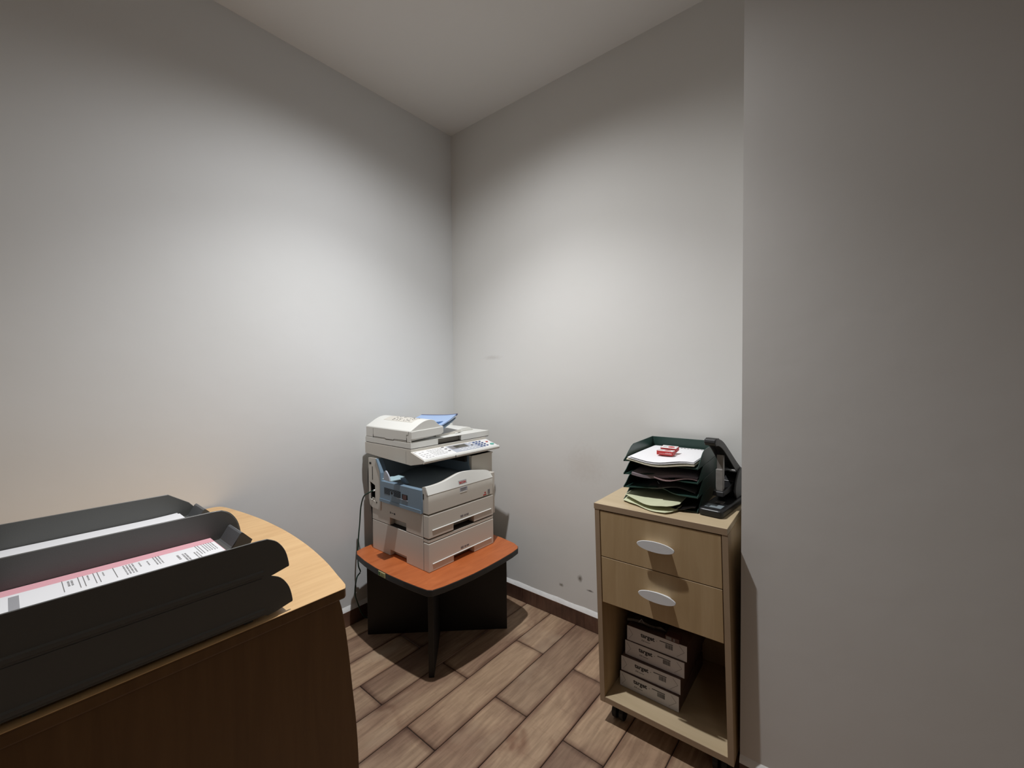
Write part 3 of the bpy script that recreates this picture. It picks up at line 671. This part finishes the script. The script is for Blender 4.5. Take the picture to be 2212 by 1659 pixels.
def cab_drawer(z0, z1):
    f = cb('drawer', G().box((0.0228, 0.0005, z0), (0.4135, 0.0165, z1)), M_maple, bevel=0.0006, seg=1)
    cb('drawer_box', G().box((0.030, 0.0190, z0+0.013), (0.405, 0.38, z1-0.03)), M_mapleE, f)
    zc = (z0+z1)/2+0.006; xc = 0.223
    n = 22
    g = G(); R = []
    for (yb, sc_) in ((-0.0195, 0.97), (-0.0205, 1.0), (-0.0225, 1.0), (-0.0238, 0.975)):
        R.append([(xc+0.0605*sc_*math.cos(2*math.pi*k/36), yb, zc+(0.0172*sc_)*math.sin(2*math.pi*k/36)) for k in range(36)])
    g.rings(R)
    hd = cb('handle', g, M_metal, f, smooth=True, label='oval brushed steel handle')
    cb('handle_post', G().prism([(xc+0.040*math.cos(2*math.pi*k/16), zc+0.007*math.sin(2*math.pi*k/16)) for k in range(16)], 1, -0.0225, 0.0008), M_metal, f)
    return f
cab_drawer(0.6012, 0.7612)
cab_drawer(0.4380, 0.5983)
cb('gap_lining', G().box((0.0198, 0.0175, 0.4510), (WD-0.0158, 0.0185, 0.7640)), M_gap)
for (x, y) in ((0.050, 0.045), (0.385, 0.045), (0.050, 0.39), (0.385, 0.39)):
    cs = cb('caster', G().box((x-0.017, y-0.017, 0.0735), (x+0.017, y+0.017, 0.0772)).cyl((x, y, 0.050), 2, 0.005, 0.025, 8), M_rubber)
    cb('wheel', G().cyl((x-0.021, y+0.012, 0.0262), 0, 0.026, 0.016, 18), M_rubber, cs, bevel=0.002)
    cb('wheel', G().cyl((x+0.005, y+0.012, 0.0262), 0, 0.026, 0.016, 18), M_rubber, cs, bevel=0.002)

def cabM(x, y, z, rot=0):
    """world location and rotation for something standing at a point in the cabinet frame"""
    R3 = Matrix.Rotation(CROT, 3, 'Z'); p = A0 + R3 @ Vector((x, y, 0)); return (p.x, p.y, z), CROT+rot
# paper reams in the open bay
pos = {0: ('white ream of copy paper at the bottom of the stack in the open cabinet bay', 0.0420, 0.088, 0.0972),
       1: ('white ream of copy paper second from the bottom of the cabinet stack', 0.0445, 0.093, 0.1527),
       2: ('white ream of copy paper third from the bottom of the cabinet stack', 0.0545, 0.106, 0.2082),
       3: ('white ream of copy paper topmost of the stack in the cabinet bay', 0.0610, 0.108, 0.2637)}
for k in range(4):
    lab, x, y, z = pos[k]; loc, rz = cabM(x+RK*0.6, y, z, math.radians((-1.2, 0.0, -0.8, 0.3)[k]))
    rm = thing('paper_ream', lab, 'ream', loc, rz, 'stacked paper reams in the cabinet', local=True)
    W_, D_, H_ = 0.212, 0.297, 0.0545
    build('wrapper', G().box((0, 0.0004, 0), (W_, D_, H_)), M_reamtop, rm, org=(0, 0, 0), bevel=0.003)
    build('end_label', G().box((0.0008, -0.0002, 0.0008), (W_-0.0008, 0.0010, H_-0.0008)), M_ream, rm, org=(0, 0, 0))
    fl = G()
    for (a, b) in (((0.178, 0.008), (0.203, 0.030)), ((0.203, 0.030), (0.186, 0.048)), ((0.008, 0.008), (0.022, 0.027)), ((0.022, 0.027), (0.008, 0.046))):
        d = Vector((b[0]-a[0], b[1]-a[1])).normalized(); n = Vector((-d.y, d.x))*0.0004; a = Vector(a); b = Vector(b)
        fl.prism([tuple(a+n), tuple(b+n), tuple(b-n), tuple(a-n)], 1, -0.0006, 0.001)
    build('fold_crease', fl, M_greyink, rm, org=(0, 0, 0))
    fr = Matrix.Rotation(math.radians(90), 4, 'X')
    lettering('target', 0.0205, M_ink, rm, Matrix.Translation((0.052, -0.0004, 0.0300)) @ fr, bold=0.0007)
    lettering('A4', 0.0095, M_greyink, rm, Matrix.Translation((0.054, -0.0004, 0.0150)) @ fr, bold=0.0002)
    pr = G().box((0.1085, -0.0006, 0.0345), (0.1105, 0.001, 0.0365)).box((0.1195, -0.0006, 0.0395), (0.1650, 0.001, 0.0420)).box((0.067, -0.0006, 0.0165), (0.086, 0.001, 0.0178))
    build('print_bar', pr, M_ink, rm, org=(0, 0, 0))
    bc = G(); xx = 0.139
    while xx < 0.164:
        w2 = random.choice((0.0006, 0.001, 0.0016)); bc.box((xx, -0.0006, 0.0225), (xx+w2, 0.001, 0.0375)); xx += w2+0.0009
    build('barcode', bc, M_ink, rm, org=(0, 0, 0))
# things on top of reams
loc, rz = cabM(0.075, 0.12, 0.3195, 0.1)
pk = thing('film_packet', 'crumpled black film packet lying on top of the paper reams', 'packet', loc, rz, local=True)
gr = []
for i in range(9):
    gr.append([(0.02*j, 0.019*i, 0.010+0.010*random.random()+0.018*math.exp(-((j-2.5)**2+(i-2)**2)/6.0)) for j in range(8)])
build('film', G().sheet(gr, 0.009), M_film, pk, org=(0, 0, 0))
build('print_mark', G().prism([(0.040, 0.0145), (0.052, 0.0305), (0.064, 0.0160), (0.060, 0.0160), (0.052, 0.0270), (0.044, 0.0145)], 1, -0.0012, -0.0004), M_greyink, pk, org=(0, 0, 0))
loc, rz = cabM(0.218, 0.105, 0.3195, -0.05)
sbx = thing('small_box', 'small dark red cardboard box at right end of the topmost ream', 'box', loc, rz, local=True)
build('carton', G().box((0, 0, 0), (0.048, 0.030, 0.016)), M_darkred, sbx, org=(0, 0, 0), bevel=0.0008, seg=1)
build('print_band', G().box((0.004, -0.0005, 0.003), (0.022, 0.001, 0.013)).box((0.028, -0.0005, 0.003), (0.034, 0.001, 0.013)), M_greyink, sbx, org=(0, 0, 0))

# ------------------------------------------------------------------ green letter trays on the cabinet
def green_tray(label, x, y, z, rot):
    loc, rz = cabM(x, y, z, rot)
    t = thing('letter_tray', label, 'letter tray', loc, rz, 'green letter trays stacked on the cabinet', local=True)
    W_, D_, H_ = 0.252, 0.325, (0.0520 if 'topmost' in label else 0.0470)
    # floor with wavy finger cut-out at the front
    grid = []
    for j in range(17):
        u = j/16; x_ = 0.002+(W_-0.004)*u
        yf = 0.004+0.040*math.exp(-((u-0.5)/0.16)**2)
        zf = 0.004 + 0.007*math.sin(math.pi*min(1, max(0, (u-0.02)/0.6)))*0.9
        col = []
        for i in range(7):
            s_ = i/6; yy = yf+(D_-yf)*s_
            col.append((x_, yy, zf*max(0.0, 1-s_*2.2)+0.004*min(1.0, s_*2.2)))
        grid.append(col)
    fl_ = build('tray_floor', G().sheet(grid, 0.003), M_gtray, t, org=(0, 0, 0), smooth=True)
    prof = [(0.000, 0.001), (0.000, 0.007), (0.022, 0.016), (0.045, 0.030), (0.075, 0.0455), (0.098, H_), (D_, H_), (D_, 0.001)]
    for xx in (0.0, W_-0.0025):
        build('side_wall', G().prism(prof, 0, xx, xx+0.0025), M_gtray, t, org=(0, 0, 0), bevel=0.0006, seg=1)
    build('back_wall', G().box((0.0025, D_-0.0028, 0.001), (W_-0.0025, D_, H_)), M_gtray, t, org=(0, 0, 0), bevel=0.0006, seg=1)
    return t
TX, TY, TR = 0.0755, 0.084, math.radians(1.3)
zt = (0.7855, 0.8330, 0.8805, 0.9280)
labs = ('dark green letter tray at the bottom of the stack on the cabinet',
        'dark green letter tray second from the bottom on the cabinet',
        'dark green letter tray third from the bottom holding mauve papers',
        'dark green letter tray topmost of the stack holding white sheets')
for k in range(4): green_tray(labs[k], TX, TY, zt[k], TR)
# top papers
def trayframe(z): return cabM(TX, TY, z, TR)
loc, rz = trayframe(0.9325)
ps_ = thing('paper_stack', 'stack of white sheets curling over the front of the topmost green tray', 'paper', loc, rz, local=True)
def curled(x0, x1, y0, y1, z, sag, ph, nx=11, ny=9):
    g_ = []
    for i in range(nx):
        u = i/(nx-1); row = []
        for j in range(ny):
            s_ = j/(ny-1)
            yf = y0 - 0.010*math.sin(math.pi*u+ph)
            yy = yf+(y1-yf)*s_
            zz = z + 0.006*(1-s_)*math.cos(2*math.pi*u+ph) - sag*(1-s_)**3*(0.6+0.4*math.sin(3*u+ph))
            row.append((x0+(x1-x0)*u, yy, zz))
        g_.append(row)
    return g_
build('yellowed_sheets', G().sheet(curled(0.012, 0.240, 0.000, 0.310, 0.0055, 0.004, 0.3), 0.0035), M_paperE, ps_, org=(0, 0, 0), smooth=True)
build('white_sheets', G().sheet(curled(0.016, 0.238, 0.002, 0.305, 0.0115, 0.003, 0.5), 0.0030), M_paper, ps_, org=(0, 0, 0), smooth=True)
build('top_sheet', G().sheet(curled(0.022, 0.236, 0.004, 0.300, 0.0135, 0.001, 0.6), 0.0008), M_paper, ps_, org=(0, 0, 0), smooth=True)
dg = G(); xx = 0.10
while xx < 0.232:
    dg.box((xx, 0.283, 0.0139), (xx+0.008, 0.287, 0.0145)); xx += 0.0125
build('punched_line', dg, M_greyink, ps_, org=(0, 0, 0))
def staple_box(label, lx, ly, z, rot):
    loc, rz = cabM(TX+lx, TY+ly, z, rot)
    t = thing('staple_box', label, 'box', loc, rz, 'red and white staple boxes', local=True)
    W_, D_, H_ = 0.058, 0.032, 0.0150
    build('carton', G().box((0, 0, 0), (W_, D_, H_)), M_redink, t, org=(0, 0, 0), bevel=0.0008, seg=1)
    build('top_label', G().box((0.0008, 0.0008, H_), (W_-0.0008, D_-0.0008, H_+0.0004)), M_white, t, org=(0, 0, 0), label='white printed top face')
    g_ = G(); n = 20
    g_.prism([(0.036+0.0125*math.cos(2*math.pi*k/n), 0.016+0.0085*math.sin(2*math.pi*k/n)) for k in range(n)], 2, H_+0.0004, H_+0.0007)
    g_.box((0.0, -0.0, H_), (0.0008, D_, H_+0.0006))
    build('emblem', g_, mat('red_oval_ink', (0.50, 0.08, 0.08), 0.5), t, org=(0, 0, 0), label='red oval')
    g_ = G().box((0.006, 0.012, H_+0.0004), (0.020, 0.0145, H_+0.0006)).box((0.006, 0.018, H_+0.0004), (0.022, 0.020, H_+0.0006)).box((0.052, 0.014, H_+0.0004), (0.0545, 0.020, H_+0.0006))
    build('small_print', g_, M_greyink, t, org=(0, 0, 0))
    g_ = G(); xx = 0.009
    for w2, h2 in ((0.003, .002), (0.003, .002), (0.004, .002), (0.003, .002), (0.003, .002), (0.005, .002), (0.004, .0045), (0.004, .0055), (0.004, .0045), (0.004, .0055), (0.005, .005)):
        g_.box((xx, -0.0004, 0.0045), (xx+w2-0.001, 0.0005, 0.0045+h2)); xx += w2+0.0004
    build('side_print', g_, mat('pale_red_ink', (0.75, 0.42, 0.42), 0.5), t, org=(0, 0, 0))
    return t
staple_box('red and white staple box lying flat, nearer the tray front', 0.086, 0.100, 0.9475, math.radians(-2))
staple_box('red and white staple box behind, raised against the other box', 0.086, 0.145, 0.9520, math.radians(-2)).rotation_euler.x = math.radians(9)
# papers in the middle trays
loc, rz = trayframe(0.8850)
t = thing('paper_sheaf', 'mauve grey papers lying in the third green tray from below', 'paper', loc, rz, local=True)
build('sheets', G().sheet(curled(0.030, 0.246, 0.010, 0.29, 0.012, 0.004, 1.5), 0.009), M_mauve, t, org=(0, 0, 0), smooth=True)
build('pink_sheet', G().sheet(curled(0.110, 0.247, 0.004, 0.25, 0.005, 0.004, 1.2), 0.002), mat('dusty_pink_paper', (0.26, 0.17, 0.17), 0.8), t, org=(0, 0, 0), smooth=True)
loc, rz = trayframe(0.8375)
t = thing('loose_papers', 'few dark grey papers in the second green tray from below', 'paper', loc, rz, local=True)
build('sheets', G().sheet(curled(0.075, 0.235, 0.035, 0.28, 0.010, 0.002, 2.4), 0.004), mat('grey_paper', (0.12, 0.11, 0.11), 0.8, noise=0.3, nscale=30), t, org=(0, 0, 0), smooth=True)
build('clip', G().tube([(0.100, 0.072, 0.018), (0.106, 0.060, 0.017), (0.112, 0.050, 0.0165)], 0.0008, 6), M_metal, t, org=(0, 0, 0))
# yellow folder drooping out of the bottom tray
loc, rz = trayframe(0.7900)
t = thing('folder', 'pale yellow paper folder drooping out of the bottom green tray', 'folder', loc, rz, local=True)
def fold(z, dz, fx):
    g_ = []
    for i in range(15):
        u = i/14; row = []
        x = 0.002+0.192*u
        fy = -0.030-0.042*u+0.010*math.sin(7*u+fx)+(0.02*(1-min(1, u*6)))+(0.05*max(0, u-0.90)*10)
        for j in range(8):
            s_ = j/7; y = fy+(0.20-fy)*s_
            zz = z + dz*(1-s_)*math.sin(2.4*math.pi*u+fx) - 0.004*(1-s_)**2
            row.append((x, y, max(zz, -0.0028 if y < -0.0 else 0.005)))
        g_.append(row)
    return g_
build('lower_leaf', G().sheet(fold(0.0048, 0.0015, 0.2), 0.0010), M_yellow, t, org=(0, 0, 0), smooth=True)
build('upper_leaf', G().sheet([[(p[0]+0.002, p[1]+0.008, p[2]) for p in r] for r in fold(0.0200, 0.0030, 0.9)], 0.0012), M_yellow, t, org=(0, 0, 0), smooth=True)
build('dark_sheet', G().sheet(curled(0.150, 0.245, -0.004, 0.25, 0.010, 0.001, 0.2), 0.002), M_film, t, org=(0, 0, 0), smooth=True)

# ------------------------------------------------------------------ heavy-duty stapler on the cabinet's right
loc, rz = cabM(0.366, 0.080, 0.7852, math.radians(-6))
sp_ = thing('heavy_duty_stapler', 'tall black heavy-duty stapler standing right of the green letter trays', 'stapler', loc, rz, local=True)
def lp(name, g, m, par=None, **k): return build(name, g, m, par or sp_, org=(0, 0, 0), **k)
lp('base', G().prism(rrect(-0.038, 0.0, 0.038, 0.330, 0.014), 2, 0.0005, 0.024), M_punch, bevel=0.006, seg=3, smooth=False)
lp('base_label', G().box((-0.026, 0.028, 0.0238), (0.024, 0.066, 0.0247)), M_label)
lp('anvil', G().box((-0.012, 0.086, 0.0238), (0.012, 0.112, 0.0262)), M_metalg)
# magazine arm
lp('magazine', G().prism([(0.075, 0.050), (0.080, 0.066), (0.30, 0.086), (0.31, 0.030), (0.25, 0.030), (0.20, 0.050)], 0, -0.017, 0.017), M_punch, bevel=0.003)
# pivot housing cheeks: rounded humps
hump = curve([(0.180, 0.024), (0.165, 0.055), (0.185, 0.095), (0.215, 0.118), (0.250, 0.122), (0.290, 0.105), (0.315, 0.070), (0.322, 0.024)], 4)
for sx in (-0.030, 0.023):
    lp('pivot_cheek', G().prism(hump, 0, sx, sx+0.007), M_punchg, bevel=0.002)
lp('pivot_block', G().prism([(0.20, 0.024), (0.19, 0.08), (0.23, 0.105), (0.28, 0.100), (0.305, 0.024)], 0, -0.023, 0.023), M_punch, bevel=0.002)
# lever: hollow channel rising forward
top = curve([(0.272, 0.108), (0.200, 0.150), (0.130, 0.196), (0.070, 0.234), (0.030, 0.248), (0.006, 0.246)], 4)
def chan(w0, w1, th, dz0, dz1):
    R = []
    for i, (y, z) in enumerate(top):
        u = i/(len(top)-1); w = w0+(w1-w0)*u; dz = dz0+(dz1-dz0)*u
        R.append([(-w, y, z-dz), (-w, y, z), (w, y, z), (w, y, z-dz), (w-th, y, z-dz), (w-th, y, z-th), (-w+th, y, z-th), (-w+th, y, z-dz)])
    return R
lv = lp('lever', G().rings(chan(0.025, 0.0165, 0.003, 0.040, 0.018)), M_punchg, bevel=0.001, seg=1)
tip = [(-0.021, -0.002), (0.021, -0.002)]
lp('lever_tip', G().prism([(0.002, 0.228), (-0.006, 0.238), (-0.002, 0.249), (0.012, 0.2525), (0.036, 0.250), (0.036, 0.244), (0.012, 0.244)], 0, -0.0175, 0.0175), M_punch, lv, bevel=0.003, seg=3)
lp('plunger', G().box((-0.010, 0.098, 0.070), (0.010, 0.110, 0.185)), M_metalg)
lp('staple_follower', G().box((-0.011, 0.088, 0.052), (0.011, 0.100, 0.138)), M_metalg2, bevel=0.002, label='worn silver staple driver')
lp('pivot_pin', G().cyl((-0.032, 0.245, 0.085), 0, 0.006, 0.064, 12), M_metalg)

# ------------------------------------------------------------------ office desk (left foreground)
dk = thing('office_desk', 'beech office desk with curved end in left foreground under black letter trays', 'desk', (0.5, -2.0, 0))
end = curve([(1.003, -1.2800), (0.985, -1.2690), (0.925, -1.2570), (0.850, -1.2415), (0.762, -1.2280), (0.670, -1.2175), (0.574, -1.2110), (0.500, -1.2085), (0.428, -1.2090), (0.350, -1.2115), (0.286, -1.2160), (0.215, -1.2235), (0.150, -1.2320), (0.100, -1.2400), (0.055, -1.2480), (0.022, -1.2600), (0.010, -1.2800)], 2)
deskp = list(end) + [(0.008, -2.95), (1.003, -2.95)]
build('edge_band', G().prism(deskp, 2, 0.7095, 0.7335), M_desk_shade, dk, bevel=0.004, seg=2)
build('desktop', G().prism(deskp, 2, 0.7330, 0.7350), M_desk, dk, bevel=0.0006, seg=1)
fp = [(-2.93, 0.0), (-2.93, 0.7090)] + curve([(-1.2900, 0.7090), (-1.2810, 0.672), (-1.2690, 0.58), (-1.2600, 0.479), (-1.2510, 0.379), (-1.2460, 0.258), (-1.2470, 0.12), (-1.2520, 0.0)], 3)
build('front_panel', G().prism(fp, 0, 0.972, 0.9945), M_desk_shade, dk, bevel=0.0015)
build('rear_panel', G().prism([(-2.93, 0.0), (-2.93, 0.709), (-1.33, 0.709), (-1.33, 0.0)], 0, 0.03, 0.052), M_desk_shade, dk)
build('end_panel', G().box((0.053, -1.372, 0.12), (0.971, -1.35, 0.708)), M_desk_shade, dk)
build('end_panel', G().box((0.053, -2.90, 0.0), (0.971, -2.878, 0.708)), M_desk_shade, dk)

def black_tray(label, x0, z, ext=0.0, chamfer=False, wid=0.292, shift=0.0):
    t = thing('document_tray', label, 'letter tray', (x0, -1.8, z))
    x1 = x0+wid; e = ext-shift; yb = -1.835; H_ = 0.0800
    def rail(nm, xa, xb, ch=False):
        prof = [(yb, z+0.0), (yb, z+H_)] + [(-1.460, z+H_)] + curve([(-1.442, z+H_-0.001), (-1.422, z+H_-0.013), (-1.406, z+H_-0.038), (-1.399, z+0.010), (-1.403, z+0.006)], 4) + [(-1.432, z-0.001), (-1.450, z-0.003), (-1.456, z)]
        prof = [(y+e if y > -1.5 else y, zz) for y, zz in prof]
        if ch: prof = [(yb, z), (yb, z+H_), (-1.494, z+H_), (-1.444, z+0.045), (-1.424, z+0.020), (-1.424, z+0.006), (-1.450, z)]
        return build(nm, G().prism(prof, 0, xa, xb), M_tray, t, bevel=0.001, seg=1)
    rail('rail', x0, x0+0.0035, chamfer); rail('rail', x1-0.0035, x1)
    build('stiffener', G().prism([(x1, z+0.004), (x1+0.003, z+0.006), (x1+0.003, z+0.013), (x1, z+0.016)], 1, yb, -1.455), M_tray, t)
    build('tray_floor', G().box((x0+0.0035, yb, z+0.004), (x1-0.0035, -1.452, z+0.0065)), M_tray, t)
    build('back_wall', G().box((x0+0.0035, yb, z+0.004), (x1-0.0035, yb+0.003, z+0.060)), M_tray, t)
    for (a, b) in ((x0+0.0045, x0+0.092), (x1-0.092, x1-0.0045)):
        R = [[(a, y, zz), (b, y, zz), (b, y+0.001, zz-0.0025), (a, y+0.001, zz-0.0025)] for y, zz in ((-1.4525, z+0.0065), (-1.4485, z+0.009), (-1.431, z+0.036), (-1.427, z+0.0385), (-1.424, z+0.0365))]
        build('front_lip', G().rings(R), M_traylip, t, bevel=0.0005, seg=1)
        R = [[(xx, -1.4525, z+0.004), (xx, -1.4275, z+0.037), (xx, -1.4235, z+0.036), (xx, -1.404, z+0.014), (xx, -1.408, z+0.006)] for xx in (a, b)]
        build('lip_gusset', G().loft(*R), M_tray, t)
    for (a, b) in ((x0+0.02, -1.48), (x1-0.02, -1.48), (x0+0.02, -1.78), (x1-0.02, -1.78)):
        build('foot', G().box((a-0.008, b-0.008, (0.7352 if z < 0.8 else z-0.0075)), (a+0.008, b+0.008, z+0.0042)), M_tray, t)
    return t
ZA, ZB = 0.7430, 0.8235
XN, XB = 0.693, 0.397
black_tray('black letter tray, lower of the two nearest the camera on the desk', XN, ZA+0.0015, 0.006, False, 0.302, 0.004)
black_tray('black letter tray, upper nearest the camera, holding a pink-backed form', XN, ZB+0.0015, 0.0, False, 0.302, 0.004)
black_tray('black letter tray, lower of the two nearer the left wall', XB, ZA, 0.0, True)
black_tray('black letter tray, upper nearer the left wall, holding white sheets', XB, ZB, 0.0, True)
# papers
ps2 = thing('printed_form', 'white printed form on a pink sheet in the nearest upper black tray', 'paper', (0.84, -1.6, 0.8315))
build('pink_sheets', G().box((0.6985, -1.812, 0.8320), (0.9885, -1.4700, 0.8415)), M_pink, ps2, label='pink backing sheet')
build('white_sheet', G().box((0.7360, -1.815, 0.8415), (0.9890, -1.4720, 0.8427)), M_paper, ps2)
ink = G(); zi = 0.8427
def mk(x0, x1, y0, y1): ink.box((x0, y0, zi), (x1, y1, zi+0.0003))
for yy in (-1.729, -1.707, -1.700, -1.685, -1.679, -1.655, -1.512, -1.507):
    mk(0.735, 0.80, yy, yy+0.0012)
def txt(yc, x0, x1, n, hgt=0.0022):
    x = x0
    while x < x1:
        L_ = random.uniform(0.003, 0.007)
        for k in range(n): mk(x, x+L_*random.uniform(0.6, 1), yc+k*0.0048, yc+k*0.0048+hgt)
        x += L_+0.0016
txt(-1.722, 0.745, 0.775, 2, 0.0030); txt(-1.694, 0.740, 0.765, 1); txt(-1.672, 0.745, 0.770, 1)
txt(-1.640, 0.740, 0.800, 4, 0.0024); txt(-1.615, 0.745, 0.775, 1); txt(-1.602, 0.750, 0.780, 1); txt(-1.590, 0.735, 0.790, 3)
txt(-1.553, 0.765, 0.800, 1, 0.004); txt(-1.543, 0.765, 0.82, 2, 0.003); txt(-1.523, 0.775, 0.82, 2)
txt(-1.500, 0.735, 0.790, 5, 0.0018)
build('print', ink, M_greyink, ps2)
build('grey_field', G().box((0.748, -1.797, zi), (0.84, -1.784, zi+0.0003)), mat('grey_field_ink', (0.36, 0.36, 0.38), 0.7), ps2)
ps3 = thing('paper_stack', 'plain white sheets in the upper black tray nearer the left wall', 'paper', (0.54, -1.6, 0.8300))
build('lower_sheets', G().box((0.4030, -1.815, 0.8302), (0.682, -1.4680, 0.8420)), M_paper, ps3)
build('top_sheet', G().sheet([[(x, y, 0.8432+0.004*max(0, (y+1.56)/0.1)**2) for y in (-1.812, -1.7, -1.6, -1.56, -1.53, -1.50, -1.475)] for x in (0.4065, 0.45, 0.5, 0.60, 0.676)], 0.0008), M_paper, ps3, smooth=True)
build('print', G().box((0.50, -1.500, 0.8449), (0.53, -1.4985, 0.8456)).box((0.50, -1.492, 0.8452), (0.525, -1.4905, 0.8459)), M_greyink, ps3)
